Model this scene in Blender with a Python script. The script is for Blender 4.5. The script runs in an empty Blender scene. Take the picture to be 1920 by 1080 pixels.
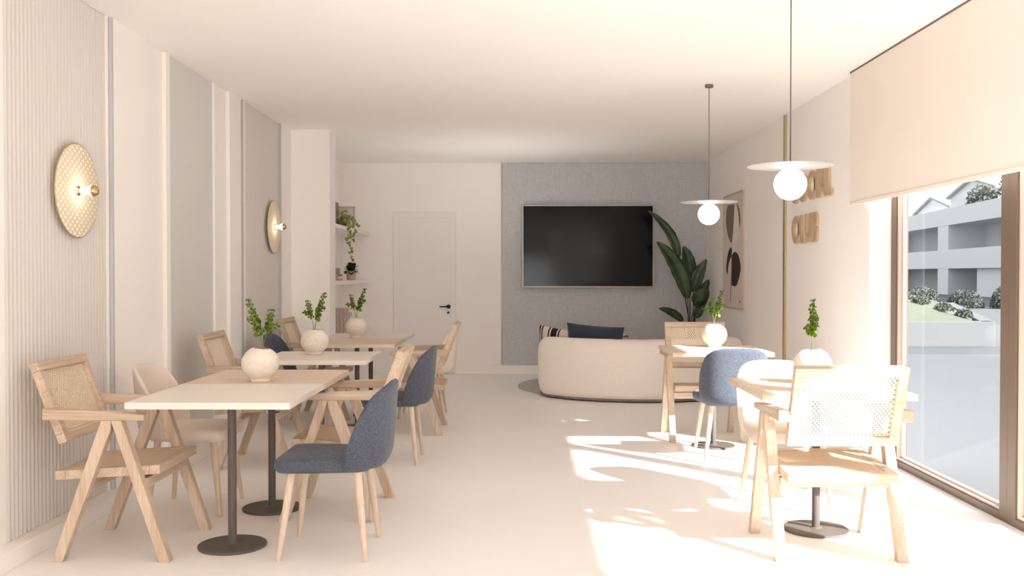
import bpy, bmesh, math, random
from mathutils import Vector, Matrix
PI = math.pi
sc = bpy.context.scene
COL = sc.collection

# ------------------------------------------------------------------ camera
cam_d = bpy.data.cameras.new('camera')
cam_d.sensor_width = 36.0
cam_d.lens = 1800.0 / 1920.0 * 36.0
cam_d.clip_end = 500
cam = bpy.data.objects.new('camera', cam_d)
COL.objects.link(cam)
cam.location = (0, 0, 1.3)
cam.rotation_euler = (PI / 2 - math.atan(27 / 1800), 0, math.atan(18 / 1800))
sc.camera = cam

# ------------------------------------------------------------------ world, sun, exposure
SKY_STRENGTH = 1.0
SUN_STRENGTH = 13.0
world = bpy.data.worlds.new('sky')
sc.world = world
world.use_nodes = True
bg = world.node_tree.nodes['Background']
bg.inputs[0].default_value = (0.97, 0.985, 1.0, 1)
bg.inputs[1].default_value = SKY_STRENGTH

sun_d = bpy.data.lights.new('sun', 'SUN')
sun_d.energy = SUN_STRENGTH
sun_d.color = (1.0, 0.985, 0.96)
sun_d.angle = math.radians(2.0)
sun = bpy.data.objects.new('sun', sun_d)
COL.objects.link(sun)
sun.rotation_euler = Vector((-0.70, 0.71, -0.645)).to_track_quat('-Z', 'Y').to_euler()
sun.location = (8, -8, 9)

# added area light at the open front behind the camera, brightens the room
front_d = bpy.data.lights.new('front_fill', 'AREA')
front_d.shape = 'RECTANGLE'
front_d.size, front_d.size_y = 3.3, 1.8
front_d.energy = 125
front_d.color = (1.0, 1.0, 1.0)
front = bpy.data.objects.new('front_fill', front_d)
COL.objects.link(front)
front.location = (-0.60, -8.90, 0.95)
front.rotation_euler = (PI / 2 + math.radians(20), 0, 0)

# added spot without a fixture: ceiling glow and fill for the back room
up_d = bpy.data.lights.new('ceiling_glow_fill', 'SPOT')
up_d.energy = 28
up_d.color = (1.0, 0.98, 0.96)
up_d.spot_size = math.radians(150)
up_d.spot_blend = 1.0
up_d.shadow_soft_size = 0.3
up = bpy.data.objects.new('ceiling_glow_fill', up_d)
COL.objects.link(up)
up.location = (-0.25, 10.9, 1.0)
up.rotation_euler = (PI, 0, 0)

sc.view_settings.view_transform = 'Standard'
sc.view_settings.look = 'None'
sc.view_settings.gamma = 1.0
sc.view_settings.use_curve_mapping = False
sc.view_settings.exposure = 0.75
sc.cycles.max_bounces = 18
sc.cycles.diffuse_bounces = 14
sc.cycles.glossy_bounces = 4
sc.cycles.transmission_bounces = 6
sc.cycles.transparent_max_bounces = 16
sc.cycles.caustics_reflective = False
sc.cycles.caustics_refractive = False
sc.cycles.sample_clamp_indirect = 6.0

# ------------------------------------------------------------------ materials
class N:
    """small node helper"""
    def __init__(self, name):
        self.m = bpy.data.materials.new(name)
        self.m.use_nodes = True
        self.t = self.m.node_tree
        self.t.nodes.clear()
        self.out = self.t.nodes.new('ShaderNodeOutputMaterial')
    def new(self, typ, **kw):
        n = self.t.nodes.new(typ)
        for k, v in kw.items():
            setattr(n, k, v)
        return n
    def link(self, a, b):
        self.t.links.new(a, b)
    def math(self, op, a, b=None):
        n = self.new('ShaderNodeMath', operation=op)
        for i, x in enumerate((a, b)):
            if x is None:
                continue
            if isinstance(x, (int, float)):
                n.inputs[i].default_value = x
            else:
                self.link(x, n.inputs[i])
        return n.outputs[0]
    def bsdf(self, col, rough=0.5, metal=0.0, spec=0.5):
        b = self.new('ShaderNodeBsdfPrincipled')
        b.inputs['Base Color'].default_value = (*col, 1)
        b.inputs['Roughness'].default_value = rough
        b.inputs['Metallic'].default_value = metal
        b.inputs['Specular IOR Level'].default_value = spec
        self.link(b.outputs[0], self.out.inputs[0])
        return b
    def coord(self, scale=(1, 1, 1)):
        tc = self.new('ShaderNodeTexCoord')
        mp = self.new('ShaderNodeMapping')
        mp.inputs['Scale'].default_value = scale
        self.link(tc.outputs['Object'], mp.inputs[0])
        return mp.outputs[0]
    def noise(self, vec, scale=1.0, detail=3.0, rough=0.55):
        n = self.new('ShaderNodeTexNoise')
        n.inputs['Scale'].default_value = scale
        n.inputs['Detail'].default_value = detail
        n.inputs['Roughness'].default_value = rough
        self.link(vec, n.inputs['Vector'])
        return n.outputs['Fac']
    def ramp(self, fac, stops):
        r = self.new('ShaderNodeValToRGB')
        el = r.color_ramp.elements
        while len(el) > 1:
            el.remove(el[-1])
        el[0].position = stops[0][0]
        el[0].color = (*stops[0][1], 1)
        for p, c in stops[1:]:
            e = el.new(p)
            e.color = (*c, 1)
        self.link(fac, r.inputs[0])
        return r.outputs[0]
    def bump(self, h, bsdf, strength=0.2, dist=0.002):
        b = self.new('ShaderNodeBump')
        b.inputs['Strength'].default_value = strength
        b.inputs['Distance'].default_value = dist
        self.link(h, b.inputs['Height'])
        self.link(b.outputs[0], bsdf.inputs['Normal'])

def plain(name, col, rough=0.6, metal=0.0, spec=0.4, var=0.0, scale=6.0):
    n = N(name)
    b = n.bsdf(col, rough, metal, spec)
    if var > 0:
        f = n.noise(n.coord(), scale, 4)
        lo = tuple(max(0, c * (1 - var)) for c in col)
        hi = tuple(min(1, c * (1 + var)) for c in col)
        n.link(n.ramp(f, [(0.3, lo), (0.7, hi)]), b.inputs['Base Color'])
    return n.m

def wood(name, axis, light, dark, rough=0.5):
    n = N(name)
    b = n.bsdf(light, rough, 0, 0.3)
    s = [130.0, 130.0, 130.0]
    s[axis] = 5.0
    f1 = n.noise(n.coord(tuple(s)), 1.0, 5, 0.65)
    s2 = [22.0, 22.0, 22.0]
    s2[axis] = 1.2
    f2 = n.noise(n.coord(tuple(s2)), 1.0, 3, 0.5)
    f = n.math('ADD', n.math('MULTIPLY', f1, 0.6), n.math('MULTIPLY', f2, 0.4))
    mid = tuple((a + c) / 2 for a, c in zip(light, dark))
    n.link(n.ramp(f, [(0.39, dark), (0.5, mid), (0.59, light)]), b.inputs['Base Color'])
    n.bump(f1, b, 0.12, 0.001)
    return n.m

def fabric(name, lo, hi, sx=(900, 900, 120), rough=0.9, bump=0.35):
    n = N(name)
    b = n.bsdf(hi, rough, 0, 0.15)
    b.inputs['Sheen Weight'].default_value = 0.15
    f1 = n.noise(n.coord((sx[0], sx[1], sx[2])), 0.5, 2)
    f2 = n.noise(n.coord((sx[2], sx[2], sx[0])), 0.5, 2)
    f = n.math('MULTIPLY', n.math('ADD', f1, f2), 0.5)
    n.link(n.ramp(f, [(0.36, lo), (0.62, hi)]), b.inputs['Base Color'])
    n.bump(f, b, bump, 0.002)
    return n.m

def cane(name, ax, ay, P, Q, thr, col, dark, lit_hole_col=None):
    """woven cane webbing: staggered round holes, see-through or painted pale like a lit wall behind"""
    n = N(name)
    b = n.bsdf(col, 0.6, 0, 0.25)
    tc = n.new('ShaderNodeTexCoord')
    sp = n.new('ShaderNodeSeparateXYZ')
    n.link(tc.outputs['Object'], sp.inputs[0])
    s1 = n.math('SINE', n.math('MULTIPLY', sp.outputs[ax], 2 * PI / P))
    s2 = n.math('SINE', n.math('MULTIPLY', sp.outputs[ay], 2 * PI / Q))
    pr = n.math('MULTIPLY', s1, s2)
    hole = n.math('GREATER_THAN', pr, thr)
    f = n.noise(n.coord((160, 160, 160)), 1.0, 2)
    n.link(n.ramp(f, [(0.3, dark), (0.65, col)]), b.inputs['Base Color'])
    n.bump(pr, b, 0.35, 0.002)
    tr = n.new('ShaderNodeBsdfTransparent')
    if lit_hole_col:
        tr = n.new('ShaderNodeBsdfDiffuse')
        tr.inputs[0].default_value = (*lit_hole_col, 1)
    mx = n.new('ShaderNodeMixShader')
    n.link(hole, mx.inputs[0])
    n.link(b.outputs[0], mx.inputs[1])
    n.link(tr.outputs[0], mx.inputs[2])
    n.link(mx.outputs[0], n.out.inputs[0])
    return n.m

def emit(name, col, strength):
    n = N(name)
    e = n.new('ShaderNodeEmission')
    e.inputs[0].default_value = (*col, 1)
    e.inputs[1].default_value = strength
    n.link(e.outputs[0], n.out.inputs[0])
    return n.m

def leafmat(name, lo, hi, rough=0.45, trans=0.25, scale=30.0):
    n = N(name)
    b = n.bsdf(hi, rough, 0, 0.4)
    f = n.noise(n.coord(), scale, 2)
    c = n.ramp(f, [(0.35, lo), (0.65, hi)])
    n.link(c, b.inputs['Base Color'])
    t = n.new('ShaderNodeBsdfTranslucent')
    n.link(c, t.inputs[0])
    mx = n.new('ShaderNodeMixShader')
    mx.inputs[0].default_value = trans
    n.link(b.outputs[0], mx.inputs[1])
    n.link(t.outputs[0], mx.inputs[2])
    n.link(mx.outputs[0], n.out.inputs[0])
    return n.m

def glassmat(name, tint, gloss=0.06):
    n = N(name)
    tr = n.new('ShaderNodeBsdfTransparent')
    tr.inputs[0].default_value = (*tint, 1)
    gl = n.new('ShaderNodeBsdfGlossy')
    gl.inputs['Roughness'].default_value = 0.02
    lw = n.new('ShaderNodeLayerWeight')
    lw.inputs[0].default_value = 0.25
    f = n.math('MULTIPLY', lw.outputs['Fresnel'], 0.03)
    mx = n.new('ShaderNodeMixShader')
    n.link(f, mx.inputs[0])
    n.link(tr.outputs[0], mx.inputs[1])
    n.link(gl.outputs[0], mx.inputs[2])
    n.link(mx.outputs[0], n.out.inputs[0])
    return n.m

OAK_L, OAK_D = (0.64, 0.52, 0.405), (0.46, 0.35, 0.25)
M = {}
M['wall'] = plain('wall_paint', (0.915, 0.89, 0.868), 0.85, var=0.012, scale=1.5)
M['ceiling'] = plain('ceiling_paint', (0.95, 0.93, 0.91), 0.9)
M['floor'] = plain('floor_microcement', (0.905, 0.88, 0.86), 0.42, spec=0.35, var=0.02, scale=0.8)
M['trim'] = plain('trim_paint', (0.91, 0.88, 0.85), 0.6)
M['flute'] = plain('flute_paint', (0.68, 0.65, 0.62), 0.7)
M['bluegrey'] = plain('blue_grey_paint', (0.70, 0.69, 0.68), 0.5)
M['strip'] = plain('grey_strip', (0.55, 0.545, 0.545), 0.6)
M['panel_fabric'] = fabric('panel_fabric', (0.485, 0.495, 0.51), (0.60, 0.605, 0.613), (300, 300, 26), 0.9, 0.25)
M['door'] = plain('door_paint', (0.87, 0.84, 0.82), 0.5)
M['black'] = plain('black_metal', (0.012, 0.011, 0.011), 0.45)
M['oak_x'] = wood('oak_grain_lengthwise', 0, OAK_L, OAK_D)
M['oak_y'] = wood('oak_grain_crosswise', 1, OAK_L, OAK_D)
M['oak_z'] = wood('oak_grain_upright', 2, OAK_L, OAK_D)
M['ash'] = wood('ash_legs', 2, (0.68, 0.56, 0.44), (0.58, 0.46, 0.35))
M['oak_table'] = wood('oak_table_top', 0, (0.72, 0.60, 0.48), (0.60, 0.48, 0.37))
M['cane_back'] = cane('cane_back', 1, 2, 0.018, 0.022, 0.36, (0.83, 0.71, 0.55), (0.72, 0.59, 0.43))
M['cane_seat'] = cane('cane_seat', 1, 0, 0.018, 0.020, 0.72, (0.72, 0.59, 0.44), (0.56, 0.43, 0.305))
M['cane_disc'] = cane('cane_disc', 1, 2, 0.050, 0.038, 0.35, (0.80, 0.69, 0.50), (0.74, 0.62, 0.43), (0.95, 0.92, 0.86))  # pale dots painted for the lit wall showing through the holes
M['white_top'] = plain('white_laminate', (0.74, 0.68, 0.615), 0.4, var=0.01)
M['table_metal'] = plain('dark_bronze_metal', (0.105, 0.088, 0.076), 0.5, 0.0)
M['navy'] = fabric('navy_weave', (0.042, 0.050, 0.068), (0.115, 0.128, 0.160))
M['cream'] = fabric('cream_velvet', (0.66, 0.575, 0.50), (0.74, 0.655, 0.58), bump=0.15)
M['sofa'] = fabric('cream_boucle', (0.84, 0.77, 0.70), (0.91, 0.85, 0.79), (300, 300, 200), 0.95, 0.2)
M['cushion_navy'] = fabric('navy_cushion_cloth', (0.028, 0.036, 0.056), (0.055, 0.068, 0.098))
M['screen'] = plain('tv_screen', (0.006, 0.0055, 0.005), 0.10, spec=0.12)
M['bezel'] = plain('tv_bezel', (0.35, 0.33, 0.31), 0.35, 0.8)
M['vase'] = plain('speckled_stoneware', (0.77, 0.705, 0.61), 0.7, var=0.06, scale=40)
M['sprig'] = leafmat('sprig_leaf', (0.035, 0.085, 0.006), (0.21, 0.31, 0.018), scale=70.0)
M['stem'] = plain('sprig_stem', (0.20, 0.20, 0.05), 0.6)
M['bigleaf'] = leafmat('banana_leaf', (0.020, 0.042, 0.014), (0.055, 0.095, 0.030), 0.35, 0.12, 8)
M['midrib'] = plain('leaf_midrib', (0.16, 0.20, 0.09), 0.5)
M['pothos'] = leafmat('pothos_leaf', (0.17, 0.20, 0.05), (0.36, 0.38, 0.13), 0.5, 0.2, 25)
M['darkleaf'] = leafmat('dark_leaf', (0.010, 0.045, 0.018), (0.03, 0.11, 0.04), 0.35, 0.1, 20)
M['globe'] = emit('opal_globe', (1.0, 0.94, 0.86), 3.5)
M['bulb'] = emit('frosted_bulb', (1.0, 0.86, 0.62), 8.0)
M['brass'] = plain('brass', (0.60, 0.42, 0.20), 0.28, 1.0)
M['brass_trim'] = plain('satin_brass_trim', (0.52, 0.41, 0.20), 0.4, 0.6)
M['shade_white'] = plain('white_lacquer', (0.46, 0.44, 0.43), 0.4)
M['cable'] = plain('grey_cable', (0.16, 0.13, 0.11), 0.6)
M['sign'] = wood('pine_sign', 2, (0.58, 0.44, 0.29), (0.49, 0.36, 0.23))
M['paper'] = plain('print_paper', (0.70, 0.635, 0.59), 0.8)
M['ink_brown'] = plain('ink_taupe', (0.20, 0.165, 0.14), 0.8)
M['ink_black'] = plain('ink_black', (0.035, 0.029, 0.026), 0.8)
M['ink_white'] = plain('ink_offwhite', (0.78, 0.72, 0.66), 0.8)
M['ink_red'] = plain('ink_red', (0.50, 0.13, 0.07), 0.8)
M['rug'] = plain('grey_rug', (0.46, 0.435, 0.41), 0.95, var=0.05, scale=60)
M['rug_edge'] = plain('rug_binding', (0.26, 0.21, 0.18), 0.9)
M['frame_brown'] = plain('bronze_window_frame', (0.150, 0.105, 0.075), 0.45, 0.1)
M['sash'] = plain('beige_sash', (0.62, 0.52, 0.45), 0.5)
M['blind'] = leafmat('blind_cloth', (0.84, 0.775, 0.71), (0.85, 0.785, 0.72), 0.9, 0.04, 3)
M['glass'] = glassmat('window_glass', (0.95, 0.955, 0.96))
M['clear'] = glassmat('clear_jar_glass', (0.90, 0.89, 0.86))
M['wax'] = plain('candle_wax', (0.75, 0.70, 0.62), 0.6)
M['taupe'] = plain('taupe_cover', (0.27, 0.225, 0.20), 0.7)
M['label_white'] = plain('white_card', (0.78, 0.74, 0.69), 0.7)
M['grey_stone'] = plain('grey_stone', (0.40, 0.36, 0.33), 0.8, var=0.08, scale=40)
M['basket'] = plain('ribbed_ceramic', (0.58, 0.48, 0.43), 0.8, var=0.05, scale=20)
M['chrome'] = plain('chrome', (0.6, 0.58, 0.56), 0.2, 1.0)
M['soil'] = plain('soil', (0.05, 0.035, 0.025), 0.95)
M['moss'] = plain('moss', (0.22, 0.21, 0.10), 0.9, var=0.3, scale=60)
M['pot'] = plain('beige_pot', (0.55, 0.46, 0.36), 0.7)
M['paver'] = plain('pale_paving', (0.105, 0.110, 0.117), 0.8, var=0.02, scale=0.6)
M['grey_band'] = plain('grey_ground_band', (0.085, 0.092, 0.10), 0.8)
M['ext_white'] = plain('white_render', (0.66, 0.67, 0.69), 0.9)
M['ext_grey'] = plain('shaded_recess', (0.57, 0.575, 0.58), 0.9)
M['ext_window'] = plain('dark_glazing', (0.49, 0.495, 0.50), 0.6)
M['planter'] = plain('planter_render', (0.135, 0.137, 0.14), 0.9)
M['grass'] = plain('grass', (0.105, 0.118, 0.088), 0.95, var=0.15, scale=3)
M['shrub'] = leafmat('shrub_leaf', (0.10, 0.118, 0.09), (0.13, 0.148, 0.115), 0.7, 0.2, 3)
M['hedge'] = leafmat('hedge_leaf', (0.11, 0.125, 0.115), (0.13, 0.145, 0.13), 0.8, 0.2, 3)
M['rooftile'] = plain('grey_roof', (0.30, 0.30, 0.30), 0.8)

# ------------------------------------------------------------------ mesh helpers
class MB:
    def __init__(self):
        self.v = []
        self.f = []
        self.mi = []
        self.cur = 0
    def add(self, vs, fs):
        o = len(self.v)
        self.v += [tuple(p) for p in vs]
        self.f += [tuple(i + o for i in f) for f in fs]
        self.mi += [self.cur] * len(fs)
        return self
    def box(self, a, b):
        x0, y0, z0 = a
        x1, y1, z1 = b
        return self.add([(x0, y0, z0), (x1, y0, z0), (x1, y1, z0), (x0, y1, z0),
                         (x0, y0, z1), (x1, y0, z1), (x1, y1, z1), (x0, y1, z1)],
                        [(0, 3, 2, 1), (4, 5, 6, 7), (0, 1, 5, 4), (1, 2, 6, 5), (2, 3, 7, 6), (3, 0, 4, 7)])
    def prism(self, pts, vec):
        """closed planar polygon pts (3d) extruded by vec"""
        n = len(pts)
        vec = Vector(vec)
        vs = [Vector(p) for p in pts] + [Vector(p) + vec for p in pts]
        fs = [tuple(range(n - 1, -1, -1)), tuple(range(n, 2 * n))]
        fs += [(i, (i + 1) % n, n + (i + 1) % n, n + i) for i in range(n)]
        return self.add(vs, fs)
    def tube(self, pts, rad, n=12, caps=True):
        """swept circle along points, rad a number or a list"""
        pts = [Vector(p) for p in pts]
        if isinstance(rad, (int, float)):
            rad = [rad] * len(pts)
        vs, fs = [], []
        up = None
        for i, p in enumerate(pts):
            d = (pts[min(i + 1, len(pts) - 1)] - pts[max(i - 1, 0)]).normalized()
            if up is None:
                a = Vector((1, 0, 0)) if abs(d.x) < 0.8 else Vector((0, 1, 0))
                up = d.cross(a).normalized()
            else:
                up = (up - d * up.dot(d)).normalized()
            w = d.cross(up)
            for k in range(n):
                t = 2 * PI * k / n
                vs.append(p + (up * math.cos(t) + w * math.sin(t)) * rad[i])
        for i in range(len(pts) - 1):
            for k in range(n):
                a, b = i * n + k, i * n + (k + 1) % n
                fs.append((a, b, b + n, a + n))
        if caps:
            fs.append(tuple(range(n - 1, -1, -1)))
            o = (len(pts) - 1) * n
            fs.append(tuple(range(o, o + n)))
        return self.add(vs, fs)
    def lathe(self, prof, n=32, c=(0, 0, 0), mat=None, cap0=True, cap1=True):
        """profile of (r, z) turned about z; mat optional Matrix applied after"""
        vs, fs = [], []
        c = Vector(c)
        for r, z in prof:
            for k in range(n):
                t = 2 * PI * k / n
                p = Vector((r * math.cos(t), r * math.sin(t), z))
                if mat is not None:
                    p = mat @ p
                vs.append(p + c)
        for i in range(len(prof) - 1):
            for k in range(n):
                a, b = i * n + k, i * n + (k + 1) % n
                fs.append((a, b, b + n, a + n))
        if cap0:
            fs.append(tuple(range(n - 1, -1, -1)))
        if cap1:
            o = (len(prof) - 1) * n
            fs.append(tuple(range(o, o + n)))
        return self.add(vs, fs)
    def build(self, name, mat, parent=None, smooth=False, bevel=0.0, seg=2, subsurf=0, recalc=True, loc=None):
        me = bpy.data.meshes.new(name)
        me.from_pydata(self.v, [], self.f)
        mats = mat if isinstance(mat, (list, tuple)) else [mat]
        for m in mats:
            me.materials.append(m)
        for p, i in zip(me.polygons, self.mi):
            p.material_index = i
        if recalc:
            bm = bmesh.new()
            bm.from_mesh(me)
            bmesh.ops.recalc_face_normals(bm, faces=bm.faces)
            bm.to_mesh(me)
            bm.free()
        if smooth:
            for p in me.polygons:
                p.use_smooth = True
        me.update()
        o = bpy.data.objects.new(name, me)
        COL.objects.link(o)
        if bevel > 0:
            b = o.modifiers.new('bevel', 'BEVEL')
            b.width = bevel
            b.segments = seg
            b.limit_method = 'ANGLE'
            b.angle_limit = math.radians(40)
        if subsurf:
            s = o.modifiers.new('subsurf', 'SUBSURF')
            s.levels = subsurf
            s.render_levels = subsurf
        if smooth == 'auto':
            pass
        if parent is not None:
            o.parent = parent
        if loc is not None:
            o.location = loc
        return o

def sharp(o, deg=35):
    """smooth shading that keeps creases"""
    me = o.data
    bm = bmesh.new()
    bm.from_mesh(me)
    for e in bm.edges:
        if len(e.link_faces) == 2 and e.calc_face_angle(0) > math.radians(deg):
            e.smooth = False
    for f in bm.faces:
        f.smooth = True
    bm.to_mesh(me)
    bm.free()
    return o

def thing(name, label, cat, loc=(0, 0, 0), rz=0.0, group=None):
    o = bpy.data.objects.new(name, None)
    COL.objects.link(o)
    o.empty_display_size = 0.05
    o.location = loc
    o.rotation_euler = (0, 0, rz)
    return tag(o, label, cat, group)

def tag(o, label, cat, group=None):
    o['label'] = label
    o['category'] = cat
    if group:
        o['group'] = group
    return o

def struct(o):
    o['kind'] = 'structure'
    return o

def dup(root, loc, rz, label, group=None):
    r = root.copy()
    COL.objects.link(r)
    r.location = loc
    r.rotation_euler = (0, 0, rz)
    r['label'] = label
    if group:
        r['group'] = group
    for ch in list(root.children):
        c = ch.copy()
        COL.objects.link(c)
        c.parent = r
        for g in list(ch.children):
            d = g.copy()
            COL.objects.link(d)
            d.parent = c
    return r

def lerp(a, b, t):
    return a + (b - a) * t

def interp(tab, x):
    for (x0, y0), (x1, y1) in zip(tab, tab[1:]):
        if x <= x1:
            t = (x - x0) / (x1 - x0)
            return lerp(y0, y1, max(0, min(1, t)))
    return tab[-1][1]

# ------------------------------------------------------------------ the room
CEIL = 2.735
XL, XR, YB, YF = -2.33, 2.39, 12.46, -9.0
def sbox(name, a, b, mat, bevel=0.0, parent=None):
    o = MB().box(a, b).build(name, mat, parent, bevel=bevel)
    if parent is None:
        struct(o)
    return o

sbox('floor', (XL - 0.2, YF, -0.15), (2.60, YB + 0.2, 0.0), M['floor'])
sbox('ceiling', (XL - 0.2, YF, CEIL), (2.65, YB + 0.2, CEIL + 0.2), M['ceiling'])
sbox('wall_left', (XL - 0.2, YF, 0.0), (XL, YB, CEIL), M['wall'])
sbox('wall_back', (XL - 0.2, YB, 0.0), (2.62, YB + 0.2, CEIL), M['wall'])
wr = MB()
wr.box((XR, 6.62, 0.0), (2.62, YB, CEIL))
wr.box((XR, YF, 2.46), (2.62, 6.62, CEIL))
wr.box((XR, YF, 0.0), (2.62, 0.24, 2.46))  # unseen solid stretch, added to keep sun off the near left wall
struct(wr.build('wall_right', M['wall']))
sbox('wall_front_added', (1.0, YF - 0.2, 0.0), (2.62, YF, CEIL), M['wall'])  # unseen part wall, added to darken the television's reflection
sbox('wall_pillar', (XL, 9.57, 0.0), (-1.914, 9.86, CEIL), M['wall'])
sbox('trim_1', (XL, 9.165, 0.0), (XL + 0.032, 9.57, CEIL), M['trim'])

# left wall: plinth, pilasters and slim strips
sbox('baseboard_left', (XL, YF, 0.0), (-2.235, 9.57, 0.086), M['trim'], 0.004)
sbox('baseboard_back', (-0.80, YB - 0.014, 0.0), (XR, YB, 0.112), M['trim'], 0.002)
sbox('baseboard_right', (XR - 0.012, 6.66, 0.0), (XR, YB, 0.08), M['trim'], 0.002)
k = 2
for (y0, y1, d) in [(3.2, 4.285, 0.012), (5.335, 5.365, 0.018), (5.395, 5.885, 0.032), (6.215, 6.285, 0.026), (7.20, 7.29, 0.026),
                    (7.56, 7.86, 0.030), (7.945, 8.00, 0.026)]:
    sbox('trim_%d' % k, (XL, y0, 0.086), (XL + d, y1, CEIL), M['trim'], 0.002)
    k += 1
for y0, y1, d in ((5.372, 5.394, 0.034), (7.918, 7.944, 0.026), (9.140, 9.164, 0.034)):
    sbox('trim_%d' % k, (XL, y0, 0.086), (XL + d, y1, CEIL), M['strip'])  # narrow boards in a darker grey than the pilasters
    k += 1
# plain beige fields between the pilasters and the strips are the wall itself

def fluted_panel(y0, y1, label):
    pitch = 0.0365
    n = max(1, int(round((y1 - y0) / pitch)))
    pitch = (y1 - y0) / n
    seg = 8
    prof = []
    for i in range(n):
        for s in range(seg):
            t = s / seg
            prof.append((y0 + (i + t) * pitch, 0.004 + 0.011 * math.sin(PI * t)))
    prof.append((y1, 0.004))
    m = MB()
    vs, fs = [], []
    for y, d in prof:
        vs.append((XL + d, y, 0.087))
        vs.append((XL + d, y, CEIL - 0.002))
    for i in range(len(prof) - 1):
        fs.append((2 * i, 2 * i + 2, 2 * i + 3, 2 * i + 1))
    L = len(vs)
    vs += [(XL, y0, 0.087), (XL, y0, CEIL - 0.002), (XL, y1, 0.087), (XL, y1, CEIL - 0.002)]
    fs += [(L, 0, 1, L + 1), (L + 2, L + 3, 2 * len(prof) - 1, 2 * len(prof) - 2)]
    fs.append(tuple([L] + [2 * i for i in range(len(prof))] + [L + 2]))
    m.add(vs, fs)
    o = m.build('fluted_wall_panel', M['flute'], smooth=True)
    sharp(o, 50)
    return tag(o, label, 'wall panel')

fluted_panel(4.287, 5.333, 'beige fluted wall panel behind the nearest cane armchair, holding the nearer wall lamp')
fluted_panel(8.002, 9.138, 'beige fluted wall panel beside the pillar, holding the farther wall lamp')
tag(MB().box((XL, 6.287, 0.087), (XL + 0.008, 7.198, CEIL - 0.004)).build('painted_wall_panel', M['bluegrey']),
    'smooth blue grey painted wall panel between two white strips on the left wall', 'wall panel')

# back wall: door, fabric panel
dr = thing('door_1', 'plain white door with black lever handle in the back wall', 'door', (0, YB, 0))
struct(dr)
lf = MB()
lf.box((-1.664, -0.020, 0.004), (-1.586, 0, 2.098))
lf.box((-0.92, -0.020, 0.004), (-0.858, 0, 2.098))
lf.box((-1.586, -0.020, 2.027), (-0.92, 0, 2.098))
lf.box((-1.586, -0.020, 0.004), (-0.92, 0, 0.10))
lf.box((-1.586, -0.013, 0.10), (-0.92, 0, 2.027))
lf.build('door_leaf', M['door'], dr, bevel=0.002)
fr = MB()
fr.box((-1.676, -0.008, 0.0), (-1.667, 0, 2.108))
fr.box((-0.855, -0.008, 0.0), (-0.846, 0, 2.108))
fr.box((-1.667, -0.008, 2.101), (-0.855, 0, 2.108))
fr.build('door_frame', M['trim'], dr)
rot_y = Matrix.Rotation(PI / 2, 4, 'X')
hd = MB()
hd.lathe([(0.027, 0), (0.027, 0.010), (0.010, 0.012), (0.010, 0.045)], 20, (-0.948, -0.020, 0.873), rot_y)
hd.tube([(-0.948, -0.062, 0.873), (-1.062, -0.062, 0.871)], 0.0095, 10)
hd.build('door_handle', M['black'], dr)
MB().lathe([(0.015, 0), (0.015, 0.008)], 18, (-0.951, -0.020, 0.794), rot_y).build('keyhole_cover', M['black'], dr)

fp = thing('fabric_wall_panel', 'large grey woven fabric panel on the back wall behind the television', 'wall panel', (0, YB, 0))
MB().box((-0.243, -0.016, 0.114), (XR - 0.006, 0, CEIL - 0.004)).build('fabric_field', M['panel_fabric'], fp)
MB().box((-0.266, -0.0158, 0.114), (-0.243, 0, CEIL - 0.004)).build('edge_trim', M['oak_z'], fp)
tag(MB().box((XR - 0.014, 8.70, 0.08), (XR, 8.765, CEIL - 0.002)).build('brass_wall_trim', M['brass_trim'], bevel=0.003),
    'tall brass strip running up the right wall between the framed print and the letters', 'wall trim')

# ------------------------------------------------------------------ windows on the right
def window(i, y0, y1):
    w = bpy.data.objects.new('window_%d' % i, None)
    COL.objects.link(w)
    struct(w)
    w.location = (2.525, 0, 0)
    f = MB()
    f.box((0, y1 - 0.082, 0), (0.085, y1, 2.46))
    f.box((0, y0, 0), (0.085, y0 + 0.082, 2.46))
    f.box((0, y0 + 0.082, 0), (0.085, y1 - 0.082, 0.045))
    f.box((0, y0 + 0.082, 2.40), (0.085, y1 - 0.082, 2.46))
    f.build('window_frame', M['frame_brown'], w, bevel=0.003)
    s = MB()
    a, b = y0 + 0.082, y1 - 0.082
    for (w0, x0) in ((0.022, 0.012), (0.045, 0.034)):
        s.box((x0, a, 0.045), (x0 + 0.022, a + w0, 2.40))
        s.box((x0, b - w0, 0.045), (x0 + 0.022, b, 2.40))
        s.box((x0, a + w0, 0.045), (x0 + 0.022, b - w0, 0.045 + w0 * 0.6))
        s.box((x0, a + w0, 2.40 - w0), (x0 + 0.022, b - w0, 2.40))
    s.build('sash', M['sash'], w, bevel=0.002)
    MB().box((0.048, a + 0.044, 0.07), (0.054, b - 0.044, 2.356)).build('window_pane', M['glass'], w)
for i, (a, b) in enumerate([(5.005, 6.590), (3.42, 5.005), (1.835, 3.42), (0.25, 1.835)]):
    window(i + 1, a, b)

bl = thing('roller_blind', 'wide cream roller blind lowered over the upper half of the windows', 'blind', (2.345, 0, 0))
MB().box((-0.004, 0.20, 1.80), (0.0, 6.875, CEIL - 0.012)).build('blind_cloth', M['blind'], bl)
MB().box((-0.010, 0.20, 1.782), (0.006, 6.875, 1.806)).build('bottom_bar', M['blind'], bl, bevel=0.003)
MB().box((-0.006, 0.20, CEIL - 0.012), (0.044, 6.885, CEIL)).build('head_rail', M['cable'], bl)

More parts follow.
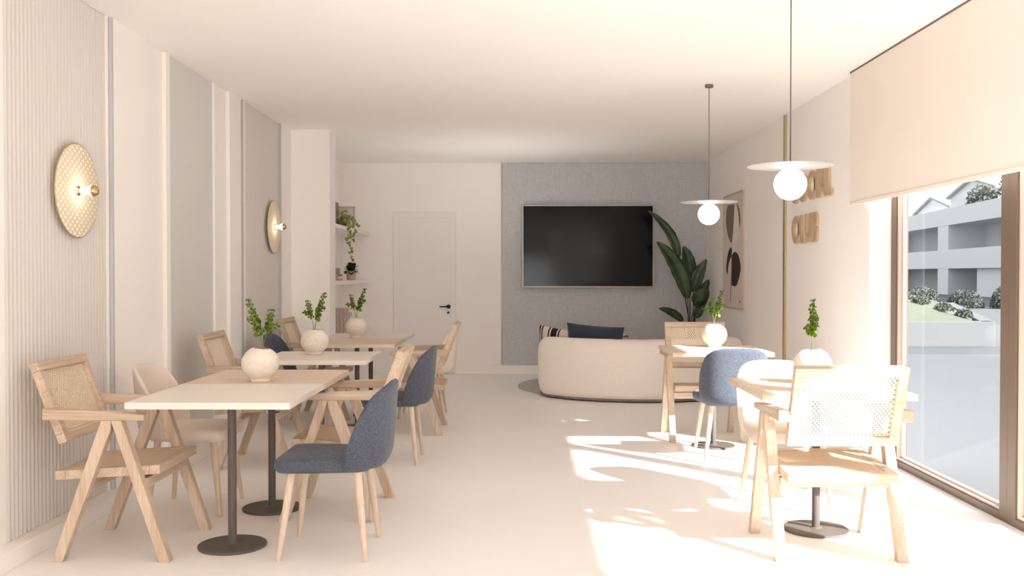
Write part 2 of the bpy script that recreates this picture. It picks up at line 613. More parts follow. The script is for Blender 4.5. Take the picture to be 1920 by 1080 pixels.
# ------------------------------------------------------------------ pedestal tables
def table_at(x, y, kind, label):
    t = thing('pedestal_table', label, 'table', (x, y, 0), 0, 'square pedestal tables')
    h = 0.3635
    if kind == 'white':
        MB().box((-h, -h, 0.704), (h, h, 0.734)).build('table_top', M['white_top'], t, bevel=0.002)
    else:
        MB().box((-h, -h, 0.704), (h, h, 0.734)).build('table_top', M['oak_table'], t, bevel=0.002)
    sharp(MB().lathe([(0.020, 0.012), (0.020, 0.704)], 24).build('column', M['table_metal'], t))
    sharp(MB().lathe([(0.158, 0.0), (0.160, 0.002), (0.160, 0.011), (0.158, 0.013), (0.03, 0.014), (0.023, 0.02)], 64).build('base', M['table_metal'], t))
    return t
table_at(-1.379, 4.548, 'white', 'white square table nearest the camera on the left')
table_at(-1.379, 5.276, 'oak', 'oak square table pushed against the nearest white table, with a round vase on it')
table_at(-1.381, 6.600, 'white', 'white square table standing alone in the middle of the left row')
table_at(-1.381, 8.035, 'oak', 'oak square table in the left row just in front of the farthest white table')
table_at(-1.381, 8.765, 'white', 'white square table farthest from the camera at the pillar end of the left row')
table_at(1.491, 4.862, 'oak', 'oak square table by the window with the nearest right cane armchair pushed up to it')
table_at(1.446, 7.235, 'oak', 'oak square table on the right behind the light blue chair, near the sofa')

# ------------------------------------------------------------------ cane armchair (faces local +x)
def make_cane_chair(label):
    t = thing('cane_armchair', label, 'chair', group='oak cane armchairs')
    H = 0.64
    for s in (-1, 1):
        y0, y1 = (0.25, 0.298) if s > 0 else (-0.298, -0.25)
        v = (0, y1 - y0, 0)
        MB().prism([(0.004, y0, H), (0.052, y0, H), (0.268, y0, 0), (0.219, y0, 0)], v).build('leg', M['oak_z'], t, bevel=0.003)
        MB().prism([(-0.040, y0, H), (0.006, y0, H), (0.004, y0, 0.60), (-0.219, y0, 0), (-0.268, y0, 0)], v).build('leg', M['oak_z'], t, bevel=0.003)
        a0, a1 = (0.248, 0.300) if s > 0 else (-0.300, -0.248)
        MB().prism([(-0.305, a0, 0.640), (0.155, a0, 0.640), (0.158, a0, 0.668), (-0.02, a0, 0.681), (-0.305, a0, 0.692)],
                   (0, a1 - a0, 0)).build('armrest', M['oak_x'], t, bevel=0.004)
    MB().box((0.105, -0.25, 0.325), (0.150, 0.25, 0.372)).build('stretcher', M['oak_y'], t, bevel=0.003)
    MB().box((-0.150, -0.25, 0.315), (-0.105, 0.25, 0.360)).build('stretcher', M['oak_y'], t, bevel=0.003)
    # seat: tilted frame with a cane field
    def tz(x):
        return 0.417 + (x + 0.03) * 0.062
    def rail(m, x0, x1, y0, y1, th=0.042, dz=0.0):
        vs = []
        for z in (0, 1):
            for (x, y) in ((x0, y0), (x1, y0), (x1, y1), (x0, y1)):
                vs.append((x, y, tz(x) - th * (1 - z) - dz))
        m.add(vs, [(0, 3, 2, 1), (4, 5, 6, 7), (0, 1, 5, 4), (1, 2, 6, 5), (2, 3, 7, 6), (3, 0, 4, 7)])
    m = MB()
    rail(m, -0.272, -0.225, -0.249, 0.249)
    rail(m, 0.158, 0.206, -0.249, 0.249)
    rail(m, -0.225, 0.158, -0.249, -0.205)
    rail(m, -0.225, 0.158, 0.205, 0.249)
    m.build('seat_frame', M['oak_y'], t, bevel=0.003)
    m = MB()
    rail(m, -0.225, 0.158, -0.205, 0.205, 0.005, 0.003)
    m.build('cane_seat', M['cane_seat'], t)
    # back: tilted frame with a cane field
    b0, b1 = Vector((-0.235, 0, 0.53)), Vector((-0.372, 0, 0.892))
    d = (b1 - b0)
    L = d.length
    d.normalize()
    nrm = Vector((d.z, 0, -d.x))
    def slab(m, s0, s1, y0, y1, t0, t1):
        vs = []
        for tt in (t0, t1):
            for (s, y) in ((s0, y0), (s0, y1), (s1, y1), (s1, y0)):
                p = b0 + d * s + nrm * tt
                vs.append((p.x, y, p.z))
        m.add(vs, [(0, 3, 2, 1), (4, 5, 6, 7), (0, 1, 5, 4), (1, 2, 6, 5), (2, 3, 7, 6), (3, 0, 4, 7)])
    w = 0.043
    m = MB()
    slab(m, 0, w, -0.249, 0.249, -0.02, 0.02)
    slab(m, L - w, L, -0.249, 0.249, -0.02, 0.02)
    slab(m, w, L - w, -0.249, -0.249 + w, -0.02, 0.02)
    slab(m, w, L - w, 0.249 - w, 0.249, -0.02, 0.02)
    m.build('back_frame', M['oak_y'], t, bevel=0.003)
    m = MB()
    slab(m, w, L - w, -0.249 + w, 0.249 - w, -0.003, 0.002)
    m.build('cane_back', M['cane_back'], t)
    return t
ch = make_cane_chair('cane armchair nearest the camera against the left wall, in front of the fluted panel')
ch.location = (-1.850, 4.580, 0)
G1 = 'oak cane armchairs'
dup(ch, (-1.775, 6.600, 0), 0, 'cane armchair by the blue grey wall panel, beside the lone white table', G1)
dup(ch, (-1.790, 8.770, 0), 0, 'farthest cane armchair on the wall side, at the pillar end behind the navy chair', G1)
dup(ch, (-1.005, 5.280, 0), PI, 'cane armchair on the aisle side between the two navy blue chairs', G1)
dup(ch, (-0.905, 7.965, 0), PI, 'cane armchair on the aisle side in front of the white door', G1)
dup(ch, (1.443, 4.575, 0), PI / 2, 'sunlit cane armchair seen from behind by the window, nearest on the right', G1)
dup(ch, (1.440, 7.640, 0), -PI / 2, 'cane armchair facing the camera behind the far right table, backed by the sofa', G1)

# ------------------------------------------------------------------ upholstered shell chair (faces local +x)
H_TAB = [(0, 0.475), (2, 0.515), (8.6, 0.60), (20, 0.684), (35, 0.75), (54, 0.784), (72, 0.797), (90, 0.80)]
def make_shell_chair(label, fab, group):
    t = thing('upholstered_chair', label, 'chair', group=group)
    # backrest shell
    NA, NZ = 30, 12
    vs, fs = [], []
    for i in range(NA + 1):
        a = -1 + 2 * i / NA                         # -1..1 round the shell
        ang = math.radians(90 * (1 - abs(a)))       # 0 at the front edges, 90 at the middle of the back
        sgn = -1 if a < 0 else 1
        h = interp(H_TAB, math.degrees(ang))
        for j in range(NZ + 1):
            u = j / NZ
            z = lerp(0.408, h, u)
            ez = (z - 0.408) / 0.39
            tuck = 1.0 - 0.16 * max(0, 1 - (z - 0.408) / 0.07) ** 2
            ry = (0.215 + 0.020 * ez - 0.012 * max(0, ez - 0.6)) * tuck
            cy = abs(math.cos(ang)) ** 0.72
            sx = math.sin(ang) ** 0.9 if ang > 0 else 0.0
            x = -0.095 - 0.03 * ez * (1 - sx) - sx * (0.178 + 0.030 * ez) * (tuck if sx > 0.3 else 1)
            vs.append((x, sgn * ry * cy, z))
    for i in range(NA):
        for j in range(NZ):
            p = i * (NZ + 1) + j
            fs.append((p, p + NZ + 1, p + NZ + 2, p + 1))
    o = MB().add(vs, fs).build('backrest', fab, t, smooth=True)
    so = o.modifiers.new('solid', 'SOLIDIFY')
    so.thickness = 0.026
    so.offset = 0.0
    ss = o.modifiers.new('subsurf', 'SUBSURF')
    ss.levels = ss.render_levels = 1
    # seat pad
    out = []
    def corner(cx, cy, r, a0, a1, n=6):
        for k in range(n + 1):
            a = lerp(a0, a1, k / n)
            out.append((cx + r * math.cos(a), cy + r * math.sin(a)))
    corner(0.165, 0.165, 0.06, 0, PI / 2)
    out.append((0.05, 0.219)); out.append((-0.06, 0.205))
    corner(-0.14, 0.125, 0.07, PI / 2, PI)
    corner(-0.14, -0.125, 0.07, PI, 1.5 * PI)
    out.append((-0.06, -0.205)); out.append((0.05, -0.219))
    corner(0.165, -0.165, 0.06, 1.5 * PI, 2 * PI)
    rings = [(0.86, 0.396), (0.95, 0.398), (0.992, 0.412), (1.0, 0.430), (0.985, 0.448), (0.94, 0.460), (0.80, 0.466), (0.4, 0.470)]
    m = MB()
    n = len(out)
    vs, fs = [], []
    for s, z in rings:
        for (x, y) in out:
            vs.append((0.01 + (x - 0.01) * s, y * s, z))
    for r in range(len(rings) - 1):
        for k2 in range(n):
            a, b = r * n + k2, r * n + (k2 + 1) % n
            fs.append((a, b, b + n, a + n))
    fs.append(tuple(range(n - 1, -1, -1)))
    o2 = (len(rings) - 1) * n
    fs.append(tuple(range(o2, o2 + n)))
    m.add(vs, fs).build('seat', fab, t, smooth=True)
    for sx2, sy2 in ((1, 1), (1, -1), (-1, 1), (-1, -1)):
        tx, fx = (0.150, 0.200) if sx2 > 0 else (-0.150, -0.195)
        m = MB()
        m.tube([(tx, sy2 * 0.150, 0.405), (lerp(tx, fx, 0.5), sy2 * 0.176, 0.20), (fx, sy2 * 0.203, 0.0)], [0.0195, 0.0165, 0.0115], 16)
        sharp(m.build('leg', M['ash'], t))
    return t
G2, G3 = 'navy upholstered chairs', 'cream upholstered chairs'
nv = make_shell_chair('navy upholstered chair nearest the camera on the aisle side of the left row', M['navy'], G2)
nv.location = (-0.900, 4.515, 0)
nv.rotation_euler = (0, 0, PI)
dup(nv, (-0.905, 6.665, 0), PI, 'navy upholstered chair on the aisle side of the lone white table', G2)
dup(nv, (-1.835, 8.020, 0), 0, 'navy upholstered chair against the left wall, mostly hidden by the white vase and tables', G2)
dup(nv, (1.455, 6.745, 0), PI / 2, 'blue upholstered chair with its back to the camera at the far right table', G2)
cr = make_shell_chair('cream upholstered chair on the wall side between the two nearest left cane armchairs', M['cream'], G3)
cr.location = (-1.815, 5.310, 0)
dup(cr, (-0.900, 8.760, 0), PI, 'cream upholstered chair on the aisle side at the far end of the left row', G3)
dup(cr, (1.455, 5.300, 0), -PI / 2, 'sunlit cream upholstered chair behind the near right table, facing the camera', G3)

# ------------------------------------------------------------------ round vases with leafy sprigs
def make_vase(label):
    t = thing('round_vase', label, 'vase', group='round stoneware vases')
    R = 0.097
    cz = 0.010 + R * 0.88
    prof = []
    a0, a1 = math.radians(-57), math.radians(63)
    for i in range(25):
        a = lerp(a0, a1, i / 24)
        prof.append((R * math.cos(a), cz + R * 0.95 * math.sin(a)))
    inner = [(r - 0.006, z) for r, z in prof[::-1][:-2]]
    full = [(0.049, 0.0), (0.053, 0.002), (0.053, 0.012)] + prof + inner
    m = MB().lathe(full, 48)
    ztop = prof[-1][1]
    vs = []
    for (x, y, z) in m.v:
        w = max(0.0, (z - 0.10) / (ztop - 0.10)) if z > 0.10 else 0.0
        vs.append((x + 0.008 * w, y, z - 0.10 * (x + 0.03) * w))
    m.v = vs
    m.build('body', M['vase'], t, smooth=True)
    return t

def make_sprig(label, seed=3):
    t = thing('leafy_sprig', label, 'plant', group='leafy sprigs in vases')
    rnd = random.Random(seed)
    stems = [
        ([(0.005, 0, -0.13), (0.003, 0, 0.03), (-0.018, 0.004, 0.12), (-0.045, 0.0, 0.20), (-0.068, -0.004, 0.268)], 1.0),
        ([(0.008, 0, -0.13), (0.012, 0.003, 0.03), (0.030, 0.004, 0.10), (0.044, 0.008, 0.16), (0.052, 0.012, 0.212)], 0.72),
        ([(0.030, 0.004, 0.10), (0.055, -0.01, 0.125), (0.080, -0.014, 0.130)], 0.6),
        ([(-0.010, 0.004, 0.10), (-0.045, 0.014, 0.145), (-0.064, 0.02, 0.165)], 0.8)]
    m = MB()
    for pts, s in stems:
        m.tube(pts, [0.0028 * s ** 0.5] + [0.0022 * s ** 0.5] * (len(pts) - 2) + [0.0008], 6)
    m.build('stem', M['stem'], t, smooth=True)
    lf = MB()
    def leaf(p, r, nrm):
        nrm = nrm.normalized()
        a = nrm.orthogonal().normalized()
        b = nrm.cross(a)
        rot = rnd.random() * 6.28
        a, b = a * math.cos(rot) + b * math.sin(rot), b * math.cos(rot) - a * math.sin(rot)
        n = 9
        vs = [p + nrm * r * 0.18]
        for k2 in range(n):
            an = 2 * PI * k2 / n
            rr = r * (1.0 if k2 else 0.72)
            vs.append(p + a * rr * math.cos(an) + b * rr * 0.9 * math.sin(an) - nrm * r * 0.1 * math.cos(2 * an))
        lf.add(vs, [(0, 1 + k2, 1 + (k2 + 1) % n) for k2 in range(n)])
    for (pts, s), cnt, u0 in zip(stems, (92, 64, 20, 20), (0.40, 0.48, 0.15, 0.35)):
        pts = [Vector(p) for p in pts]
        for i in range(cnt):
            u = u0 + (1 - u0) * (i + rnd.random()) / cnt
            x = u * (len(pts) - 1)
            j = min(int(x), len(pts) - 2)
            p = pts[j].lerp(pts[j + 1], x - j)
            hgt = max(0, min(1, p.z / 0.26))
            r = lerp(0.0195, 0.0062, hgt ** 0.9) * rnd.uniform(0.7, 1.15) * (0.8 if s < 1 else 1)
            sp = lerp(0.034, 0.015, hgt)
            off = Vector((rnd.gauss(0, 1), rnd.gauss(0, 1), rnd.gauss(0, 0.6))).normalized() * sp * rnd.uniform(0.4, 1.1)
            q = p + off
            if q.z < 0.022:
                q.z = 0.022 + rnd.random() * 0.02
            leaf(q, r, off * 0.8 + Vector((rnd.gauss(0, 0.016), rnd.gauss(-0.010, 0.016), rnd.gauss(0.010, 0.014))))
    lf.build('foliage', M['sprig'], t, smooth=True, recalc=False)
    return t
va = make_vase('round cream vase nearest the camera in the left row, on the oak table')
vloc = (-1.372, 5.020, 0.734)
va.location = vloc
sp0 = make_sprig('leafy green sprig in the left vase nearest the camera, leaning left')
SZ = 0.166
sp0.location = (vloc[0] + 0.006, vloc[1], vloc[2] + SZ)
vs_ = [((-1.448, 6.700, 0.734), 0.25, 'round cream vase on the lone white table in the middle of the left row', 'leafy green sprig in the vase on the lone white table, leaning right', PI - 0.2),
       ((-1.462, 8.480, 0.734), 0.1, 'round cream vase farthest away in the left row, in front of the wall shelves', 'leafy green sprig in the farthest left vase, in front of the wall shelves', PI + 0.1),
       ((1.487, 7.420, 0.734), 0.9, 'sunlit round vase on the far right table by the blue chair', 'bright leafy sprig on the far right table, in front of the big leaved plant', PI + 0.45),
       ((1.502, 4.960, 0.734), 2.6, 'sunlit round vase on the near right table, partly behind the cane chair back', 'leafy green sprig on the near right table in front of the cream wall', -1.95)]
for (loc, rz, l1, l2, rs) in vs_:
    dup(va, loc, rz, l1, 'round stoneware vases')
    dup(sp0, (loc[0] + 0.006 * math.cos(rz), loc[1], loc[2] + SZ), rs, l2, 'leafy sprigs in vases')

# ------------------------------------------------------------------ pendants and wall lamps
def make_pendant(label, drop):
    t = thing('pendant_lamp', label, 'lamp', group='globe pendant lamps')
    # origin at the centre of the globe
    m = MB()
    prof = [(0.0815 * math.sin(a) + 1e-4, -0.0815 * math.cos(a)) for a in [PI * i / 24 for i in range(25)]]
    m.lathe(prof, 48, cap0=False, cap1=False).build('globe', M['globe'], t, smooth=True)
    m = MB().lathe([(0.018, 0.079), (0.060, 0.082), (0.085, 0.088), (0.214, 0.089), (0.215, 0.091), (0.214, 0.093), (0.03, 0.098), (0.012, 0.104), (0.006, 0.112)], 64)
    sharp(m.build('disc_shade', M['shade_white'], t), 40)
    MB().tube([(0, 0, 0.108), (0, 0, drop - 0.012)], 0.0032, 8).build('cable', M['cable'], t, smooth=True)
    sharp(MB().lathe([(0.030, drop - 0.022), (0.032, drop - 0.018), (0.032, drop - 0.001)], 32).build('ceiling_rose', M['cable'], t))
    return t
pz = 1.752
pd = make_pendant('globe pendant lamp nearest the camera, hanging over the near right table', CEIL - pz)
pd.location = (1.357, 4.87, pz)
dup(pd, (1.425, 7.33, pz), 0, 'smaller looking globe pendant lamp farther back, hanging before the grey fabric panel', 'globe pendant lamps')

def make_sconce(label):
    t = thing('wall_lamp', label, 'lamp', group='cane disc wall lamps')
    ry = Matrix.Rotation(PI / 2, 4, 'Y')           # z axis -> +x
    # origin at the disc centre, wall is at x = -0.04
    sharp(MB().lathe([(0.236, -0.004), (0.239, -0.002), (0.239, 0.002), (0.236, 0.004)], 72, mat=ry).build('cane_disc', M['cane_disc'], t))
    rm = MB()
    pts = [(0, 0.2395 * math.cos(2 * PI * i / 72), 0.2395 * math.sin(2 * PI * i / 72)) for i in range(73)]
    rm.tube(pts, 0.0035, 6, caps=False).build('rim', M['brass_trim'], t, smooth=True)
    sharp(MB().lathe([(0.022, -0.036), (0.022, -0.004)], 20, mat=ry).build('wall_mount', M['brass'], t))
    sharp(MB().lathe([(0.026, 0.004), (0.026, 0.008), (0.012, 0.010), (0.012, 0.018)], 24, mat=ry).build('socket', M['brass'], t))
    sharp(MB().lathe([(0.012, 0.014), (0.013, 0.030), (0.018, 0.048), (0.029, 0.072), (0.030, 0.080)], 28, mat=ry, cap1=True).build('bulb', M['bulb'], t))
    tip = [(0.0305, 0.080)] + [(0.0305 * math.cos(a), 0.082 + 0.030 * math.sin(a)) for a in [PI / 2 * i / 8 for i in range(8)]] + [(0.001, 0.112)]
    sharp(MB().lathe(tip, 28, mat=ry).build('brass_cap', M['brass'], t))
    return t
sn = make_sconce('cane disc wall lamp nearest the camera, on the left wall above the armchair')
sn.location = (-2.284, 4.92, 1.726)
dup(sn, (-2.284, 8.85, 1.731), 0, 'cane disc wall lamp farther back on the left wall beside the pillar', 'cane disc wall lamps')

# ------------------------------------------------------------------ sofa corner
def crescent(cx, cy, ri, ro, a0, a1, n=36, nc=10):
    """plan outline of an arc band with round ends; angles measured from -y"""
    rm, hw = (ri + ro) / 2, (ro - ri) / 2
    pts = []
    for i in range(n + 1):
        a = lerp(a0, a1, i / n)
        pts.append((cx + ro * math.sin(a), cy - ro * math.cos(a)))
    ex, ey = cx + rm * math.sin(a1), cy - rm * math.cos(a1)
    for i in range(1, nc):
        b = a1 + PI * i / nc
        pts.append((ex + hw * math.sin(b), ey - hw * math.cos(b)))
    for i in range(n + 1):
        a = lerp(a1, a0, i / n)
        pts.append((cx + ri * math.sin(a), cy - ri * math.cos(a)))
    ex, ey = cx + rm * math.sin(a0), cy - rm * math.cos(a0)
    for i in range(1, nc):
        b = a0 + PI + PI * i / nc
        pts.append((ex + hw * math.sin(b), ey - hw * math.cos(b)))
    return pts
def stack(m, pts, rings, dz=None):
    n = len(pts)
    nr = []
    for i in range(n):
        a, b = Vector(pts[i - 1]), Vector(pts[(i + 1) % n])
        d = (b - a).normalized()
        nr.append(Vector((d.y, -d.x)))
    vs, fs = [], []
    for ins, z in rings:
        for p, q in zip(pts, nr):
            x, y = p[0] - q.x * ins, p[1] - q.y * ins
            vs.append((x, y, z + (dz(x, y) if dz and z > 0.55 else 0)))
    for r in range(len(rings) - 1):
        for k2 in range(n):
            a, b = r * n + k2, r * n + (k2 + 1) % n
            fs.append((a, b, b + n, a + n))
    fs.append(tuple(range(n - 1, -1, -1)))
    o = (len(rings) - 1) * n
    fs.append(tuple(range(o, o + n)))
    return m.add(vs, fs)
sf = thing('curved_sofa', 'cream curved sofa with its rounded back to the camera, facing the television', 'sofa', (1.25, 10.95, 0))
A = math.radians(48)
back = crescent(0, 0, 1.10, 1.40, -A, A)
m = MB()
stack(m, back, [(0.085, 0.032), (0.050, 0.045), (0.022, 0.085), (0.006, 0.15), (0.0, 0.24), (0.0, 0.34), (0.0, 0.50), (0.008, 0.545), (0.024, 0.585), (0.050, 0.615), (0.085, 0.630), (0.12, 0.634)],
      lambda x, y: -0.012 * math.exp(-((x + 0.13) / 0.12) ** 2))
sharp(m.build('backrest', M['sofa'], sf), 60)
seat = crescent(0, 0, 0.42, 1.09, -A * 1.02, A * 1.02)
m = MB()
stack(m, seat, [(0.05, 0.034), (0.0, 0.075), (0.0, 0.36), (0.02, 0.40), (0.06, 0.42), (0.12, 0.424)])
sharp(m.build('seat', M['sofa'], sf), 60)
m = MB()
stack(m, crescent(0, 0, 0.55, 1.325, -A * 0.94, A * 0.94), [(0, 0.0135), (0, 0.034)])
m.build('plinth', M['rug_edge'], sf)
tag(sharp(MB().lathe([(1.15, 0.0), (1.16, 0.002), (1.16, 0.010), (1.15, 0.0125)], 96).build('round_rug', [M['rug']])), 'round grey rug under the curved sofa', 'rug')
bpy.data.objects['round_rug'].location = (1.12, 11.08, 0)

def pillow(name, W, Hh, D, mat, label, loc, rot, stripes=False):
    nx, ny = 26, 16
    vs, fs = [], []
    for side in (1, -1):
        for i in range(nx + 1):
            for j in range(ny + 1):
                u, v = -1 + 2 * i / nx, -1 + 2 * j / ny
                px = (1 - abs(u) ** 2.6)
                pv = (1 - abs(v) ** 2.6)
                bulge = (max(px, 0) * max(pv, 0)) ** 0.55
                x = u * W / 2 * (1 - 0.055 * (1 - v * v))if abs(u) > 0 else 0
                z = v * Hh / 2 * (1 - 0.085 * (1 - u * u))
                vs.append((x, side * D / 2 * bulge, z))
    def idx(s, i, j):
        return (0 if s > 0 else (nx + 1) * (ny + 1)) + i * (ny + 1) + j
    for s in (1, -1):
        for i in range(nx):
            for j in range(ny):
                q = (idx(s, i, j), idx(s, i + 1, j), idx(s, i + 1, j + 1), idx(s, i, j + 1))
                fs.append(q if s < 0 else q[::-1])
    mb = MB().add(vs, fs)
    me_o = mb.build(name, mat, smooth=True, recalc=False)
    bm = bmesh.new()
    bm.from_mesh(me_o.data)
    bmesh.ops.remove_doubles(bm, verts=bm.verts, dist=0.0004)
    bmesh.ops.recalc_face_normals(bm, faces=bm.faces)
    bm.to_mesh(me_o.data)
    bm.free()
    me_o.location = loc
    me_o.rotation_euler = rot
    return tag(me_o, label, 'cushion')
def stripe_mat():
    n = N('striped_cushion_cloth')
    b = n.bsdf((0.7, 0.65, 0.6), 0.9, 0, 0.1)
    tc = n.new('ShaderNodeTexCoord')
    sp = n.new('ShaderNodeSeparateXYZ')
    n.link(tc.outputs['Object'], sp.inputs[0])
    x = n.math('ADD', sp.outputs[0], 0.25)
    cw, cb = (0.70, 0.62, 0.55), (0.035, 0.03, 0.033)
    r = n.new('ShaderNodeValToRGB')
    r.color_ramp.interpolation = 'CONSTANT'
    el = r.color_ramp.elements
    el[0].position = 0.0
    el[0].color = (*cw, 1)
    el[1].position = 0.04
    el[1].color = (*cb, 1)
    for p, c in [(0.085, cw), (0.115, cb), (0.15, cw), (0.30, cb), (0.335, cw), (0.375, cb), (0.52, cw), (0.555, cb), (0.59, cw), (0.85, cb), (0.90, cw)]:
        e = el.new(p)
        e.color = (*c, 1)
    n.link(n.math('MULTIPLY', x, 2.0), r.inputs[0])
    n.link(r.outputs[0], b.inputs['Base Color'])
    return n.m
pillow('cushion', 0.50, 0.29, 0.12, stripe_mat(), 'black and cream striped cushion on the sofa, left of the navy one', (0.395, 10.455, 0.572), (math.radians(10), math.radians(6), math.radians(-34)))
pillow('cushion', 0.62, 0.33, 0.13, M['cushion_navy'], 'navy cushion leaning on the inside of the sofa back', (0.780, 10.19, 0.597), (math.radians(12), math.radians(4), math.radians(-15)))

ct = thing('coffee_table', 'low round coffee table on the rug behind the sofa back', 'table', (1.15, 11.15, 0.0125))
sharp(MB().lathe([(0.30, 0.335), (0.305, 0.34), (0.305, 0.36), (0.30, 0.365)], 48).build('table_top', M['oak_x'], ct))
sharp(MB().lathe([(0.15, 0.0), (0.13, 0.02), (0.09, 0.335)], 32).build('base', M['oak_z'], ct))
cj = thing('candle_jar', 'glass candle jar showing just above the sofa back, right of the navy cushion', 'candle', (1.172, 11.00, 0.3775))
sharp(MB().lathe([(0.05, 0.0), (0.052, 0.004), (0.052, 0.205), (0.049, 0.205), (0.049, 0.006)], 32, cap1=False).build('jar', M['clear'], cj))
sharp(MB().lathe([(0.0475, 0.006), (0.0475, 0.192)], 24).build('wax', M['wax'], cj))
sharp(MB().lathe([(0.0535, 0.200), (0.0535, 0.212), (0.0495, 0.212), (0.0495, 0.200)], 32, cap0=False, cap1=False).build('rim', M['table_metal'], cj))
MB().lathe([(0.006, 0.190), (0.013, 0.208), (0.010, 0.226), (0.003, 0.242)], 12).build('flame_shaped_wick', M['label_white'], cj, smooth=True)

# ------------------------------------------------------------------ television
tv = thing('television', 'large black flat television on the grey fabric panel', 'television', (0.854, YB - 0.040, 1.652))
MB().box((-0.3, -0.002, -0.2), (0.3, 0.0235, 0.2)).build('wall_bracket', M['black'], tv)
MB().box((-0.835, -0.052, -0.520), (0.835, 0.0, 0.520)).build('casing', M['black'], tv)
m = MB()
w, h, b = 0.842, 0.527, 0.011
m.box((-w, -0.058, -h), (-w + b, -0.004, h))
m.box((w - b, -0.058, -h), (w, -0.004, h))
m.box((-w + b, -0.058, -h), (w - b, -0.004, -h + b))
m.box((-w + b, -0.058, h - b), (w - b, -0.004, h))
m.build('bezel', M['bezel'], tv, bevel=0.002)
MB().box((-w + b, -0.055, -h + b), (w - b, -0.050, h - b)).build('screen', M['screen'], tv)

# ------------------------------------------------------------------ framed print on the right wall
pr = thing('framed_print', 'tall abstract print in a thin oak frame on the right wall', 'picture', (XR, 10.815, 1.555))
hw, hh = 0.497, 0.645
m = MB()
f = 0.014
m.box((-0.022, -hw, -hh), (0, -hw + f, hh))
m.box((-0.022, hw - f, -hh), (0, hw, hh))
m.box((-0.022, -hw + f, -hh), (0, hw - f, -hh + f))
m.box((-0.022, -hw + f, hh - f), (0, hw - f, hh))
m.build('picture_frame', M['oak_z'], pr)
MB().box((-0.012, -hw + f, -hh + f), (0, hw - f, hh - f)).build('paper', M['paper'], pr)
def pic(zx, zy):
    u = (zx - 70) / 152.0
    top, bot = lerp(122, 68, u), lerp(978, 1000, u)
    v = (zy - top) / (bot - top)
    return (hw - u * 2 * hw, hh - v * 2 * hh)
def shape(name, pts, mat, x):
    q = [pic(*p) for p in pts]
    MB().prism([(x, y, z) for y, z in q], (-0.0008, 0, 0)).build(name, mat, pr)
shape('pale_shape', [(156, 182), (182, 190), (196, 260), (198, 330), (186, 420), (166, 520), (140, 560), (136, 480)], M['ink_white'], -0.0120)
shape('taupe_shape', [(101, 186), (155, 180), (152, 260), (144, 400), (135, 485), (120, 468), (104, 425), (92, 370), (87, 310), (88, 250), (94, 210)], M['ink_brown'], -0.0124)
shape('dark_crescent', [(171, 175), (180, 177), (192, 215), (199, 265), (201, 315), (194, 375), (190, 320), (184, 250)], M['ink_brown'], -0.0132)
shape('dark_leaf', [(133, 514), (136, 540), (134, 580), (118, 615), (106, 665), (102, 733), (93, 700), (91, 655), (98, 600), (108, 545), (120, 520)], M['ink_black'], -0.0128)
shape('black_shape', [(138, 575), (148, 556), (163, 551), (178, 560), (192, 590), (201, 640), (203, 690), (194, 745), (176, 808), (160, 820), (134, 808)], M['ink_black'], -0.0136)
shape('red_line', [(134, 575), (138, 575), (133, 700), (130, 860), (125, 942), (123, 940), (127, 800)], M['ink_red'], -0.0142)
shape('signature_mark', [(193, 925), (196, 925), (197, 934), (203, 928), (205, 931), (199, 937), (206, 944), (202, 946), (197, 939), (196, 948), (193, 948)], M['ink_brown'], -0.0126)

# ------------------------------------------------------------------ wooden letters on the right wall
def ribbon(m, pts, t, x0, x1, closed=False):
    """flat stroke of width t along pts in the (u, v) plane, u -> -y, v -> z"""
    n = len(pts)
    L, Rr = [], []
    for i in range(n):
        p = Vector(pts[i])
        if closed:
            a, b = Vector(pts[i - 1]), Vector(pts[(i + 1) % n])
        else:
            a, b = Vector(pts[max(i - 1, 0)]), Vector(pts[min(i + 1, n - 1)])
        d1 = (p - a)
        d2 = (b - p)
        d1 = d1.normalized() if d1.length > 1e-9 else d2.normalized()
        d2 = d2.normalized() if d2.length > 1e-9 else d1
        d = (d1 + d2).normalized()
        nn = Vector((-d.y, d.x))
        k2 = 1.0 / max(0.55, nn.dot(Vector((-d1.y, d1.x))))
        L.append(p + nn * t / 2 * k2)
        Rr.append(p - nn * t / 2 * k2)
    vs = []
    for i in range(n):
        for q in (L[i], Rr[i]):
            for x in (x0, x1):
                vs.append((x, -q.x, q.y))
    fs = []
    rng = range(n) if closed else range(n - 1)
    for i in rng:
        a, b = 4 * i, 4 * ((i + 1) % n)
        fs += [(a, b, b + 2, a + 2), (a + 1, a + 3, b + 3, b + 1), (a, a + 1, b + 1, b), (a + 2, b + 2, b + 3, a + 3)]
    if not closed:
        fs += [(0, 2, 3, 1)]
        a = 4 * (n - 1)
        fs += [(a, a + 1, a + 3, a + 2)]
    m.add(vs, fs)
def arc(cx, cy, rx, ry, a0, a1, n=10):
    return [(cx + rx * math.cos(math.radians(lerp(a0, a1, i / n))), cy + ry * math.sin(math.radians(lerp(a0, a1, i / n)))) for i in range(n + 1)]
LW = {'S': 0.18, 'O': 0.225, 'C': 0.235, 'I': 0.05, 'A': 0.17, 'L': 0.125, 'U': 0.17, 'B': 0.15}
LH, LT = 0.238, 0.047
